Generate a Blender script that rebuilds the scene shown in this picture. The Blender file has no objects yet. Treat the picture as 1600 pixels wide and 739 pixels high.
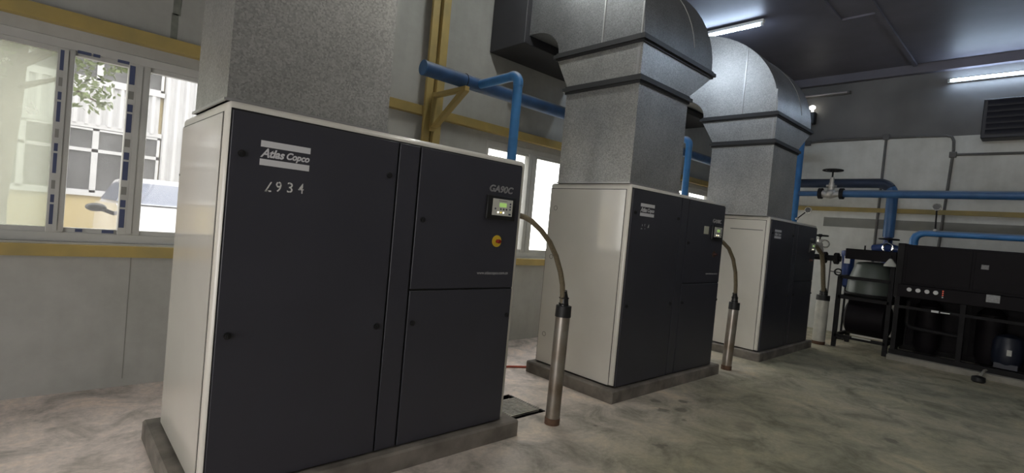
import bpy, bmesh, math, random
from mathutils import Vector, Matrix

random.seed(7)
sc = bpy.context.scene
COL = sc.collection
PI = math.pi

# ------------------------------------------------------------------ camera
cam_d = bpy.data.cameras.new('camera')
cam = bpy.data.objects.new('camera', cam_d)
COL.objects.link(cam)
YAW, PITCH, ROLL, FPX = 0.8244, -0.0215, 0.0912, 795.0
_f = Vector((math.cos(YAW)*math.cos(PITCH), math.sin(YAW)*math.cos(PITCH), math.sin(PITCH)))
_r = Vector((math.sin(YAW), -math.cos(YAW), 0))
_u = _r.cross(_f)
_r2 = math.cos(ROLL)*_r + math.sin(ROLL)*_u
_u2 = -math.sin(ROLL)*_r + math.cos(ROLL)*_u
M = Matrix((_r2, _u2, -_f)).transposed().to_4x4()
M.translation = Vector((0, 0, 1.5))
cam.matrix_world = M
cam_d.sensor_fit = 'HORIZONTAL'
cam_d.sensor_width = 36.0
cam_d.lens = FPX/1600*36.0
cam_d.clip_start = 0.05
sc.camera = cam

# ------------------------------------------------------------------ sky, sun, exposure
SKY = 4.4
world = bpy.data.worlds.new('overcast_sky')
sc.world = world
world.use_nodes = True
wn = world.node_tree
wn.nodes['Background'].inputs[0].default_value = (1.0, 0.97, 0.945, 1)
wn.nodes['Background'].inputs[1].default_value = SKY
sun_d = bpy.data.lights.new('sun', 'SUN')
sun_d.energy = 0.8
sun_d.angle = 0.05
sun_d.color = (1.0, 0.95, 0.86)
sun = bpy.data.objects.new('sun', sun_d)
COL.objects.link(sun)
sun.rotation_euler = (math.radians(38), 0, math.radians(25))
TUBE = 50.0            # radiance of a lit fluorescent tube; each lamp scales it by its own power
sc.view_settings.view_transform = 'Standard'
sc.view_settings.look = 'None'
sc.view_settings.gamma = 1.0
sc.view_settings.use_curve_mapping = False
sc.view_settings.exposure = 0.35
sc.cycles.max_bounces = 10
sc.cycles.diffuse_bounces = 6
sc.cycles.transparent_max_bounces = 16
sc.cycles.sample_clamp_indirect = 4.0
sc.cycles.use_denoising = True

# ------------------------------------------------------------------ materials
MATS = {}
def mat(name, col, rough=0.5, metal=0.0, noise=0.0, nscale=8.0, col2=None, bump=0.0, bscale=60.0,
        coat=0.0, emit=0.0, spec=0.5, stretch=None, detail=6.0):
    if name in MATS:
        return MATS[name]
    m = bpy.data.materials.new(name)
    m.use_nodes = True
    nt = m.node_tree
    b = nt.nodes['Principled BSDF']
    b.inputs['Base Color'].default_value = (*col, 1)
    b.inputs['Roughness'].default_value = rough
    b.inputs['Metallic'].default_value = metal
    b.inputs['Specular IOR Level'].default_value = spec
    b.inputs['Coat Weight'].default_value = coat
    b.inputs['Coat Roughness'].default_value = 0.08
    if emit:
        b.inputs['Emission Color'].default_value = (*col, 1)
        b.inputs['Emission Strength'].default_value = emit
    if noise or bump:
        tc = nt.nodes.new('ShaderNodeTexCoord')
        src = tc.outputs['Object']
        if stretch:
            mp = nt.nodes.new('ShaderNodeMapping')
            mp.inputs['Scale'].default_value = stretch
            nt.links.new(src, mp.inputs[0])
            src = mp.outputs[0]
    if noise:
        n = nt.nodes.new('ShaderNodeTexNoise')
        n.inputs['Scale'].default_value = nscale
        n.inputs['Detail'].default_value = detail
        nt.links.new(src, n.inputs['Vector'])
        r = nt.nodes.new('ShaderNodeValToRGB')
        c2 = col2 if col2 else tuple(c*(1-noise) for c in col)
        r.color_ramp.elements[0].position = 0.32
        r.color_ramp.elements[1].position = 0.68
        r.color_ramp.elements[0].color = (*c2, 1)
        r.color_ramp.elements[1].color = (*col, 1)
        nt.links.new(n.outputs['Fac'], r.inputs[0])
        nt.links.new(r.outputs[0], b.inputs['Base Color'])
    if bump:
        n2 = nt.nodes.new('ShaderNodeTexNoise')
        n2.inputs['Scale'].default_value = bscale
        n2.inputs['Detail'].default_value = 4
        nt.links.new(src, n2.inputs['Vector'])
        bp = nt.nodes.new('ShaderNodeBump')
        bp.inputs['Strength'].default_value = bump
        bp.inputs['Distance'].default_value = 0.01
        nt.links.new(n2.outputs['Fac'], bp.inputs['Height'])
        nt.links.new(bp.outputs[0], b.inputs['Normal'])
    MATS[name] = m
    return m

def mat_galv(name, base, rough):
    m = mat(name, base, rough, 0.75)
    nt = m.node_tree
    b = nt.nodes['Principled BSDF']
    tc = nt.nodes.new('ShaderNodeTexCoord')
    v = nt.nodes.new('ShaderNodeTexVoronoi')
    v.inputs['Scale'].default_value = 110
    n = nt.nodes.new('ShaderNodeTexNoise')
    n.inputs['Scale'].default_value = 2.2
    n.inputs['Detail'].default_value = 5
    nt.links.new(tc.outputs['Object'], v.inputs['Vector'])
    nt.links.new(tc.outputs['Object'], n.inputs['Vector'])
    bw = nt.nodes.new('ShaderNodeRGBToBW')
    nt.links.new(v.outputs['Color'], bw.inputs[0])
    mr = nt.nodes.new('ShaderNodeMapRange')
    mr.inputs[1].default_value = 0.1
    mr.inputs[2].default_value = 0.9
    mr.inputs[3].default_value = 0.76
    mr.inputs[4].default_value = 1.24
    nt.links.new(bw.outputs[0], mr.inputs[0])
    mr2 = nt.nodes.new('ShaderNodeMapRange')
    mr2.inputs[1].default_value = 0.3
    mr2.inputs[2].default_value = 0.7
    mr2.inputs[3].default_value = 0.8
    mr2.inputs[4].default_value = 1.1
    nt.links.new(n.outputs['Fac'], mr2.inputs[0])
    mu = nt.nodes.new('ShaderNodeMath'); mu.operation = 'MULTIPLY'
    nt.links.new(mr.outputs[0], mu.inputs[0]); nt.links.new(mr2.outputs[0], mu.inputs[1])
    mx = nt.nodes.new('ShaderNodeVectorMath'); mx.operation = 'SCALE'
    mx.inputs[0].default_value = base
    nt.links.new(mu.outputs[0], mx.inputs['Scale'])
    nt.links.new(mx.outputs[0], b.inputs['Base Color'])
    mr3 = nt.nodes.new('ShaderNodeMapRange')
    mr3.inputs[3].default_value = rough-0.03
    mr3.inputs[4].default_value = rough+0.05
    nt.links.new(bw.outputs[0], mr3.inputs[0])
    nt.links.new(mr3.outputs[0], b.inputs['Roughness'])
    return m

def mat_glass(name, tint, haze, haze_col):
    """window pane: clear, or hazed with dust / protective film (a diffuse share)"""
    m = bpy.data.materials.new(name)
    m.use_nodes = True
    nt = m.node_tree
    nt.nodes.remove(nt.nodes['Principled BSDF'])
    out = nt.nodes['Material Output']
    tr = nt.nodes.new('ShaderNodeBsdfTransparent'); tr.inputs[0].default_value = (*tint, 1)
    gl = nt.nodes.new('ShaderNodeBsdfGlossy'); gl.inputs['Roughness'].default_value = 0.02
    mx = nt.nodes.new('ShaderNodeMixShader'); mx.inputs[0].default_value = 0.05
    nt.links.new(tr.outputs[0], mx.inputs[1]); nt.links.new(gl.outputs[0], mx.inputs[2])
    last = mx
    if haze:
        tl = nt.nodes.new('ShaderNodeBsdfTranslucent'); tl.inputs[0].default_value = (*haze_col, 1)
        tc = nt.nodes.new('ShaderNodeTexCoord')
        n = nt.nodes.new('ShaderNodeTexNoise'); n.inputs['Scale'].default_value = 5; n.inputs['Detail'].default_value = 6
        nt.links.new(tc.outputs['Object'], n.inputs['Vector'])
        mr = nt.nodes.new('ShaderNodeMapRange')
        mr.inputs[3].default_value = haze*.85; mr.inputs[4].default_value = haze*1.15
        nt.links.new(n.outputs['Fac'], mr.inputs[0])
        m2 = nt.nodes.new('ShaderNodeMixShader')
        nt.links.new(mr.outputs[0], m2.inputs[0])
        nt.links.new(mx.outputs[0], m2.inputs[1]); nt.links.new(tl.outputs[0], m2.inputs[2])
        last = m2
    nt.links.new(last.outputs[0], out.inputs[0])
    MATS[name] = m
    return m

def mat_worn(name, col, lo, hi, scale=60):
    """stencilled paint, partly worn away"""
    m = mat(name, col, 0.6)
    nt = m.node_tree
    b = nt.nodes['Principled BSDF']
    tc = nt.nodes.new('ShaderNodeTexCoord')
    n = nt.nodes.new('ShaderNodeTexNoise'); n.inputs['Scale'].default_value = scale; n.inputs['Detail'].default_value = 3
    nt.links.new(tc.outputs['Object'], n.inputs['Vector'])
    mr = nt.nodes.new('ShaderNodeMapRange'); mr.inputs[1].default_value = lo; mr.inputs[2].default_value = hi
    nt.links.new(n.outputs['Fac'], mr.inputs[0])
    nt.links.new(mr.outputs[0], b.inputs['Alpha'])
    return m

def mat_floor():
    m = mat('floor_concrete', (0.42, 0.39, 0.34), 0.55)
    nt = m.node_tree
    b = nt.nodes['Principled BSDF']
    tc = nt.nodes.new('ShaderNodeTexCoord')
    def noise(scale, detail, rough=0.6, dist=0.0):
        n = nt.nodes.new('ShaderNodeTexNoise')
        n.inputs['Scale'].default_value = scale; n.inputs['Detail'].default_value = detail
        n.inputs['Roughness'].default_value = rough; n.inputs['Distortion'].default_value = dist
        nt.links.new(tc.outputs['Object'], n.inputs['Vector'])
        return n
    def ramp(src, stops):
        r = nt.nodes.new('ShaderNodeValToRGB')
        cr = r.color_ramp
        while len(cr.elements) < len(stops):
            cr.elements.new(0.5)
        for e, (p, c) in zip(cr.elements, stops):
            e.position = p; e.color = (*c, 1)
        nt.links.new(src, r.inputs[0])
        return r
    def mix(a, bb, fac=None, mode='MIX', f=1.0):
        x = nt.nodes.new('ShaderNodeMix'); x.data_type = 'RGBA'; x.blend_type = mode
        x.inputs['Factor'].default_value = f
        if fac is not None:
            nt.links.new(fac, x.inputs['Factor'])
        nt.links.new(a, x.inputs['A']); nt.links.new(bb, x.inputs['B'])
        return x.outputs['Result']
    base = ramp(noise(0.55, 6, 0.62, 0.4).outputs['Fac'], [(0.3, (0.30, 0.285, 0.195)), (0.5, (0.41, 0.38, 0.27)), (0.7, (0.54, 0.48, 0.37))]).outputs[0]
    mot = ramp(noise(2.6, 8, 0.68, 0.6).outputs['Fac'], [(0.32, (0.46, 0.47, 0.44)), (0.52, (1, 1, 1)), (0.70, (1.36, 1.3, 1.22))]).outputs[0]
    # pale dusty cement along the window wall, lifted further for window light, worn greenish aisle in front of the machines
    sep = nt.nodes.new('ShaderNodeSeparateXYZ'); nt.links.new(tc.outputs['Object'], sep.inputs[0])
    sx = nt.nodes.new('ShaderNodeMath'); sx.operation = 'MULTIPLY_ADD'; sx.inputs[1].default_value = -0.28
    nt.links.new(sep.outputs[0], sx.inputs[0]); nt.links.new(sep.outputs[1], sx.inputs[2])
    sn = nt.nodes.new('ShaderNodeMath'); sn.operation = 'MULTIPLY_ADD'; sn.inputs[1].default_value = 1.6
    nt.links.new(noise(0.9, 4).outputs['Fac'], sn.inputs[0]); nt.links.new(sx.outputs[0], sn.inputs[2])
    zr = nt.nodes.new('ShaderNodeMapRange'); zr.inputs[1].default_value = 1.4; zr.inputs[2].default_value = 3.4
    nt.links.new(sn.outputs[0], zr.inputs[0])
    pale = nt.nodes.new('ShaderNodeRGB'); pale.outputs[0].default_value = (0.78, 0.68, 0.63, 1)  # cement tone raised further, standing in for light from the windows
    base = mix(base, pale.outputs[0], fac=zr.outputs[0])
    c = mix(base, mot, mode='MULTIPLY')
    fine = ramp(noise(26, 6, 0.7).outputs['Fac'], [(0.3, (0.84, 0.84, 0.84)), (0.7, (1.1, 1.1, 1.1))]).outputs[0]
    c = mix(c, fine, mode='MULTIPLY')
    # dark oil spots
    stain = ramp(noise(1.9, 3, 0.5).outputs['Fac'], [(0.66, (0, 0, 0)), (0.74, (1, 1, 1))])
    dark = nt.nodes.new('ShaderNodeRGB'); dark.outputs[0].default_value = (0.14, 0.13, 0.10, 1)
    fm = nt.nodes.new('ShaderNodeMath'); fm.operation = 'MULTIPLY'; fm.inputs[1].default_value = 0.55
    nt.links.new(stain.outputs[0], fm.inputs[0])
    c = mix(c, dark.outputs[0], fac=fm.outputs[0])
    # a few individual drips where the photograph has them
    geo = nt.nodes.new('ShaderNodeNewGeometry')
    acc = None
    wob = noise(14, 3)
    for (px, py, rr) in [(3.377, 1.887, .05), (3.43, 1.86, .025), (4.27, 2.45, .055), (4.265, 2.2, .06), (4.1, 2.27, .06), (5.285, .86, .06), (4.05, 2.05, .03), (3.26, 2.37, .02), (4.5, 2.3, .05)]:
        d = nt.nodes.new('ShaderNodeVectorMath'); d.operation = 'DISTANCE'
        d.inputs[1].default_value = (px, py, 0)
        nt.links.new(geo.outputs['Position'], d.inputs[0])
        a = nt.nodes.new('ShaderNodeMath'); a.operation = 'ADD'
        w = nt.nodes.new('ShaderNodeMath'); w.operation = 'MULTIPLY_ADD'; w.inputs[1].default_value = rr*2.2; w.inputs[2].default_value = -rr*1.1
        nt.links.new(wob.outputs['Fac'], w.inputs[0])
        nt.links.new(d.outputs['Value'], a.inputs[0]); nt.links.new(w.outputs[0], a.inputs[1])
        mr = nt.nodes.new('ShaderNodeMapRange'); mr.inputs[1].default_value = rr*1.1; mr.inputs[2].default_value = rr*0.6
        nt.links.new(a.outputs[0], mr.inputs[0])
        if acc is None:
            acc = mr.outputs[0]
        else:
            mm = nt.nodes.new('ShaderNodeMath'); mm.operation = 'MAXIMUM'
            nt.links.new(acc, mm.inputs[0]); nt.links.new(mr.outputs[0], mm.inputs[1]); acc = mm.outputs[0]
    f2 = nt.nodes.new('ShaderNodeMath'); f2.operation = 'MULTIPLY'; f2.inputs[1].default_value = 0.75
    nt.links.new(acc, f2.inputs[0])
    c = mix(c, dark.outputs[0], fac=f2.outputs[0])
    nt.links.new(c, b.inputs['Base Color'])
    rr_ = nt.nodes.new('ShaderNodeMapRange'); rr_.inputs[3].default_value = 0.42; rr_.inputs[4].default_value = 0.78
    nt.links.new(noise(1.5, 5).outputs['Fac'], rr_.inputs[0]); nt.links.new(rr_.outputs[0], b.inputs['Roughness'])
    bp = nt.nodes.new('ShaderNodeBump'); bp.inputs['Strength'].default_value = 0.25; bp.inputs['Distance'].default_value = 0.02
    nt.links.new(noise(9, 8, 0.65).outputs['Fac'], bp.inputs['Height']); nt.links.new(bp.outputs[0], b.inputs['Normal'])
    return m

def mat_wall(name, k):
    m = mat(name, (0.43, 0.44, 0.41), 0.75)
    nt = m.node_tree
    b = nt.nodes['Principled BSDF']
    tc = nt.nodes.new('ShaderNodeTexCoord')
    n = nt.nodes.new('ShaderNodeTexNoise'); n.inputs['Scale'].default_value = 1.3; n.inputs['Detail'].default_value = 8; n.inputs['Roughness'].default_value = .65
    nt.links.new(tc.outputs['Object'], n.inputs['Vector'])
    mp = nt.nodes.new('ShaderNodeMapping'); mp.inputs['Scale'].default_value = (5, 5, 0.25)
    nt.links.new(tc.outputs['Object'], mp.inputs[0])
    n2 = nt.nodes.new('ShaderNodeTexNoise'); n2.inputs['Scale'].default_value = 2.0; n2.inputs['Detail'].default_value = 5
    nt.links.new(mp.outputs[0], n2.inputs['Vector'])
    ad = nt.nodes.new('ShaderNodeMath'); ad.operation = 'MULTIPLY_ADD'; ad.inputs[1].default_value = 0.16
    nt.links.new(n2.outputs['Fac'], ad.inputs[0])
    ml = nt.nodes.new('ShaderNodeMath'); ml.operation = 'MULTIPLY'; ml.inputs[1].default_value = 0.84
    nt.links.new(n.outputs['Fac'], ml.inputs[0]); nt.links.new(ml.outputs[0], ad.inputs[2])
    r = nt.nodes.new('ShaderNodeValToRGB')
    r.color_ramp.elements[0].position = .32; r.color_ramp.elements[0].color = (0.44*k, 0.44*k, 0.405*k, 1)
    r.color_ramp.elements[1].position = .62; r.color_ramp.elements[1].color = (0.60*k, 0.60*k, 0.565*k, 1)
    nt.links.new(ad.outputs[0], r.inputs[0])
    nt.links.new(r.outputs[0], b.inputs['Base Color'])
    bp = nt.nodes.new('ShaderNodeBump'); bp.inputs['Strength'].default_value = 0.15; bp.inputs['Distance'].default_value = 0.01
    nt.links.new(n.outputs['Fac'], bp.inputs['Height']); nt.links.new(bp.outputs[0], b.inputs['Normal'])
    return m

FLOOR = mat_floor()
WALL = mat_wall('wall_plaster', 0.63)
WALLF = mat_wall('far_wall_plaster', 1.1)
GALV = mat_galv('galvanised_steel', (0.44, 0.44, 0.43), 0.42)
GALVD = mat_galv('dark_galvanised_steel', (0.21, 0.215, 0.22), 0.5)  # darker steel tone for the two nearer bends
GLASS = mat_glass('clear_glass', (0.97, 0.98, 0.97), 0.035, (0.9, 0.9, 0.92))
FROST = mat_glass('dusty_greenish_glass', (0.82, 0.85, 0.80), 0.30, (0.62, 0.62, 0.57))
SHEET = mat('ceiling_sheet', (0.14, 0.13, 0.155), 0.5, 0.0, 0.3, 1.2)
UPWALL = mat('sooty_shaded_upper_wall', (0.17, 0.165, 0.16), 0.7, 0.0, 0.35, 1.0)  # soot and the lack of daylight up there, both put into the tone
BEIGE = mat('beige_enamel', (0.70, 0.675, 0.61), 0.32, 0.0, 0.10, 3.0, coat=0.35)
SIDE = mat('beige_side_sheet', (0.66, 0.635, 0.575), 0.15, 0.0, 0.08, 2.0, coat=0.5)
DARK = mat('charcoal_panel', (0.041, 0.041, 0.053), 0.38, 0.0, 0.12, 2.5, bump=0.03, bscale=300)
BLACK = mat('black_rubber', (0.008, 0.008, 0.009), 0.55)
BLACKP = mat('black_plastic', (0.012, 0.012, 0.013), 0.35)
LOGO = mat('silver_print', (0.62, 0.62, 0.64), 0.5)
WORN = mat_worn('worn_stencil_paint', (0.66, 0.66, 0.64), 0.34, 0.46, 80)
WORN2 = mat_worn('faded_stencil_paint', (0.48, 0.48, 0.48), 0.42, 0.56, 50)
PANELG = mat('keypad_grey', (0.55, 0.55, 0.50), 0.5)
LCD = mat('green_lcd', (0.30, 0.48, 0.14), 0.4, emit=0.5)
LEDW = mat('indicator_white', (1.0, 0.92, 0.75), 0.4, emit=1.6)
LEDY = mat('indicator_yellow', (0.9, 0.7, 0.15), 0.4, emit=0.5)
BUTTON = mat('blue_grey_button', (0.05, 0.06, 0.10), 0.4)
YDISC = mat('yellow_disc', (0.62, 0.42, 0.03), 0.5)
REDKNOB = mat('dark_red_knob', (0.20, 0.02, 0.015), 0.25)
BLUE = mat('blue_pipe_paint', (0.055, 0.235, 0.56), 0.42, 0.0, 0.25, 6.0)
def dust_top(m, col=(0.30, 0.29, 0.26)):
    nt = m.node_tree; b = nt.nodes['Principled BSDF']
    g = nt.nodes.new('ShaderNodeNewGeometry'); sp = nt.nodes.new('ShaderNodeSeparateXYZ')
    nt.links.new(g.outputs['Normal'], sp.inputs[0])
    mr = nt.nodes.new('ShaderNodeMapRange'); mr.inputs[1].default_value = .35; mr.inputs[2].default_value = .85; mr.inputs[4].default_value = .7
    nt.links.new(sp.outputs[2], mr.inputs[0])
    mx = nt.nodes.new('ShaderNodeMix'); mx.data_type = 'RGBA'
    nt.links.new(mr.outputs[0], mx.inputs['Factor'])
    src = b.inputs['Base Color'].links[0].from_socket
    nt.links.new(src, mx.inputs['A']); mx.inputs['B'].default_value = (*col, 1)
    nt.links.new(mx.outputs['Result'], b.inputs['Base Color'])
dust_top(BLUE)
BLUEH = mat('deep_blue_paint', (0.026, 0.085, 0.215), 0.5, 0.0, 0.35, 6.0)  # deeper blue of the header run
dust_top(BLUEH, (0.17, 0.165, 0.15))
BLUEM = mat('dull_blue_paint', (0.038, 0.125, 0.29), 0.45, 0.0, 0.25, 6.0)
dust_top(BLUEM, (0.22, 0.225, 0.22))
BLUEB = mat('blue_black_paint', (0.014, 0.028, 0.065), 0.55, 0.0, 0.3, 6.0)  # near-black blue of the thick pipe behind
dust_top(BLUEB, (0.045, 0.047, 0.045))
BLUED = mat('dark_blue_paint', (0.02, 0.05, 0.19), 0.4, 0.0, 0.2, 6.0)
YELLOW = mat('yellow_steel_paint', (0.40, 0.29, 0.09), 0.55, 0.0, 0.25, 4.0, (0.29, 0.225, 0.085))
CONC = mat('plinth_concrete', (0.235, 0.21, 0.18), 0.8, 0.0, 0.4, 5.0, (0.10, 0.088, 0.075), bump=0.4, bscale=25)
PVC = mat('window_frame_pvc', (0.46, 0.46, 0.44), 0.5, 0.0, 0.15, 4.0)
FILM = mat('blue_film_print', (0.055, 0.070, 0.14), 0.5)
TUBEMETAL = mat('sleeve_steel', (0.36, 0.34, 0.31), 0.36, 0.7, 0.3, 5.0, (0.22, 0.17, 0.13))
PALEMETAL = mat('pale_grey_sleeve', (0.55, 0.54, 0.48), 0.5, 0.2, 0.25, 6.0)
RUST = mat('rusty_base', (0.14, 0.075, 0.045), 0.8, 0.0, 0.4, 30.0)
HOSE = mat('braided_hose', (0.19, 0.155, 0.10), 0.6, 0.2, 0.3, 60.0)
IRON = mat('dark_iron', (0.016, 0.015, 0.016), 0.6, 0.0, 0.3, 8.0, spec=0.18)
IRONB = mat('brown_black_steel', (0.008, 0.006, 0.008), 0.6, 0.0, 0.3, 5.0, spec=0.18)
GREEN = mat('grey_green_tank', (0.10, 0.12, 0.105), 0.45, 0.0, 0.25, 4.0)
SILVER = mat('silver_valve_paint', (0.55, 0.53, 0.50), 0.4, 0.6, 0.2, 20.0)
WHITE = mat('white_enamel', (0.75, 0.75, 0.73), 0.4)
CHROME = mat('bright_chrome', (0.8, 0.8, 0.8), 0.12, 1.0)
def LIT(k, col):
    return mat('lit_tube_%g' % k, col, 0.4, emit=TUBE*k)
UNLIT = mat('unlit_tube', (0.36, 0.33, 0.33), 0.4)
REDL = mat('red_lens', (0.55, 0.07, 0.03), 0.3, emit=0.25)
CONDUIT = mat('grey_conduit', (0.12, 0.115, 0.11), 0.6, 0.0, 0.2, 8.0)
REDC = mat('red_cable', (0.45, 0.09, 0.05), 0.5)
CORR = mat('white_corrugated_sheet', (0.40, 0.40, 0.415), 0.5, 0.0, 0.10, 3.0)
YWALL = mat('yellow_render', (0.32, 0.26, 0.14), 0.8, 0.0, 0.12, 2.0)
DGLASS = mat('facade_dark_glass', (0.10, 0.10, 0.105), 0.08, 0.0, 0.4, 3.0)
CARW = mat('white_car_paint', (0.55, 0.55, 0.57), 0.2, coat=0.6)
CARG = mat('car_glass', (0.16, 0.18, 0.24), 0.05)
BARK = mat('bark', (0.11, 0.085, 0.06), 0.9, 0.0, 0.4, 12.0)
LEAF = mat('leaf_green', (0.13, 0.17, 0.06), 0.6, 0.0, 0.4, 3.0)
YARD = mat('yard_concrete', (0.48, 0.46, 0.42), 0.9, 0.0, 0.2, 1.0)
GREYB = mat('gauge_face', (0.72, 0.72, 0.70), 0.4)
LOUVRE = mat('dark_louvre_steel', (0.011, 0.011, 0.018), 0.5)
BAND = mat('grey_patch_plaster', (0.24, 0.24, 0.22), 0.8, 0.0, 0.2, 3.0)
SEAMG = mat('seam_steel', (0.5, 0.5, 0.5), 0.35, 0.7)
FLANGE = mat('flange_dark_steel', (0.035, 0.036, 0.038), 0.5, 0.2)

# ------------------------------------------------------------------ mesh helpers
class MB:
    """collects shapes (world coordinates) and links them as one mesh object"""
    def __init__(self):
        self.bm = bmesh.new()
    def _merge(self, t):
        me = bpy.data.meshes.new('tmp')
        t.to_mesh(me); t.free()
        self.bm.from_mesh(me)
        bpy.data.meshes.remove(me)
        return self
    def box(self, a, b, bev=0.0, seg=2, edges=None):
        t = bmesh.new()
        lo = [min(a[i], b[i]) for i in range(3)]; hi = [max(a[i], b[i]) for i in range(3)]
        v = [t.verts.new((x, y, z)) for x in (lo[0], hi[0]) for y in (lo[1], hi[1]) for z in (lo[2], hi[2])]
        for f in ((0,1,3,2), (4,6,7,5), (0,4,5,1), (2,3,7,6), (0,2,6,4), (1,5,7,3)):
            t.faces.new([v[i] for i in f])
        bmesh.ops.recalc_face_normals(t, faces=t.faces)
        if bev:
            es = list(t.edges) if edges is None else [e for e in t.edges if edges(e)]
            bmesh.ops.bevel(t, geom=es, offset=bev, segments=seg, profile=0.5, affect='EDGES')
        return self._merge(t)
    def hexa(self, pts):
        """8 points: bottom ring of four, then the top ring"""
        t = bmesh.new()
        v = [t.verts.new(p) for p in pts]
        for f in ((3,2,1,0), (4,5,6,7), (0,1,5,4), (1,2,6,5), (2,3,7,6), (3,0,4,7)):
            t.faces.new([v[i] for i in f])
        bmesh.ops.recalc_face_normals(t, faces=t.faces)
        return self._merge(t)
    def prism(self, poly, axis, a, b):
        """poly (2-D points in the two other axes, in order) swept along axis from a to b"""
        t = bmesh.new()
        def P(p, k):
            q = list(p); q.insert(axis, k); return q
        A = [t.verts.new(P(p, a)) for p in poly]; B = [t.verts.new(P(p, b)) for p in poly]
        t.faces.new(A); t.faces.new(B[::-1])
        n = len(poly)
        for i in range(n):
            t.faces.new((A[i], B[i], B[(i+1) % n], A[(i+1) % n]))
        bmesh.ops.recalc_face_normals(t, faces=t.faces)
        return self._merge(t)
    def tube(self, path, r, n=14, cap=True):
        """path of points; r a number or a list of radii"""
        t = bmesh.new()
        P = [Vector(p) for p in path]
        R = r if isinstance(r, (list, tuple)) else [r]*len(P)
        rings = []
        prev = None
        for i, p in enumerate(P):
            d = (P[min(i+1, len(P)-1)]-P[max(i-1, 0)])
            if d.length < 1e-9: d = Vector((0, 0, 1))
            d.normalize()
            if prev is None:
                h = Vector((0, 0, 1)) if abs(d.z) < .9 else Vector((1, 0, 0))
                s = d.cross(h).normalized()
            else:
                s = (prev-d*prev.dot(d)).normalized()
            prev = s
            w = d.cross(s)
            rings.append([t.verts.new(p+R[i]*(math.cos(2*PI*k/n)*s+math.sin(2*PI*k/n)*w)) for k in range(n)])
        for a, b in zip(rings, rings[1:]):
            for k in range(n):
                t.faces.new((a[k], a[(k+1) % n], b[(k+1) % n], b[k]))
        if cap:
            t.faces.new(rings[0][::-1]); t.faces.new(rings[-1])
        bmesh.ops.recalc_face_normals(t, faces=t.faces)
        return self._merge(t)
    def cyl(self, a, b, r, n=18, r2=None):
        return self.tube([a, b], [r, r if r2 is None else r2], n)
    def torus(self, c, axis, R, r, n=24, m=8):
        c = Vector(c); ax = Vector(axis).normalized()
        h = Vector((0, 0, 1)) if abs(ax.z) < .9 else Vector((1, 0, 0))
        s = ax.cross(h).normalized(); w = ax.cross(s)
        t = bmesh.new(); rings = []
        for i in range(n):
            a = 2*PI*i/n
            d = math.cos(a)*s+math.sin(a)*w
            rings.append([t.verts.new(c+d*(R+r*math.cos(2*PI*k/m))+ax*(r*math.sin(2*PI*k/m))) for k in range(m)])
        for i in range(n):
            a, b = rings[i], rings[(i+1) % n]
            for k in range(m):
                t.faces.new((a[k], a[(k+1) % m], b[(k+1) % m], b[k]))
        bmesh.ops.recalc_face_normals(t, faces=t.faces)
        return self._merge(t)
    def ball(self, c, r, sx=1, sy=1, sz=1, n=16):
        t = bmesh.new()
        bmesh.ops.create_uvsphere(t, u_segments=n, v_segments=n//2+2, radius=r)
        for v in t.verts:
            v.co = Vector((v.co.x*sx, v.co.y*sy, v.co.z*sz))+Vector(c)
        return self._merge(t)
    def quad(self, *pts):
        t = bmesh.new(); t.faces.new([t.verts.new(p) for p in pts]); return self._merge(t)
    def build(self, name, m, parent=None, kind=None, label=None):
        me = bpy.data.meshes.new(name)
        o = bpy.data.objects.new(name, me)
        COL.objects.link(o)
        org = Vector((0, 0, 0))
        if parent is not None:
            org = ORG[parent]
            o.parent = parent
        else:
            vs = [v.co for v in self.bm.verts]
            org = Vector((sum(v.x for v in vs)/len(vs), sum(v.y for v in vs)/len(vs), min(v.z for v in vs))) if kind != 'structure' else org
            o.location = org
        ORG[o] = org
        for v in self.bm.verts:
            v.co -= org
        self.bm.to_mesh(me); self.bm.free()
        me.materials.append(m)
        for p in me.polygons:
            p.use_smooth = True
        me.set_sharp_from_angle(angle=math.radians(32))
        if kind: o['kind'] = kind
        if label: o['label'] = label
        return o
ORG = {}
def thing(name, label, cat, loc, group=None):
    o = bpy.data.objects.new(name, None)
    o.empty_display_size = 0.1
    COL.objects.link(o)
    o.location = loc
    ORG[o] = Vector(loc)
    o['label'] = label; o['category'] = cat
    if group: o['group'] = group
    return o
def tag(o, label, cat, group=None):
    o['label'] = label; o['category'] = cat
    if group: o['group'] = group
    return o
def S(name, mb, m, parent=None):
    return mb.build(name, m, parent, kind='structure' if parent is None else None)
def B(a, b, bev=0.0):
    return MB().box(a, b, bev)
def arc(c, r, a0, a1, n, plane, const):
    """points of an arc in a plane ('yz','xz','xy'), angles in degrees"""
    out = []
    for i in range(n+1):
        a = math.radians(a0+(a1-a0)*i/n)
        u, v = c[0]+r*math.cos(a), c[1]+r*math.sin(a)
        out.append({'yz': (const, u, v), 'xz': (u, const, v), 'xy': (u, v, const)}[plane])
    return out
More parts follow.
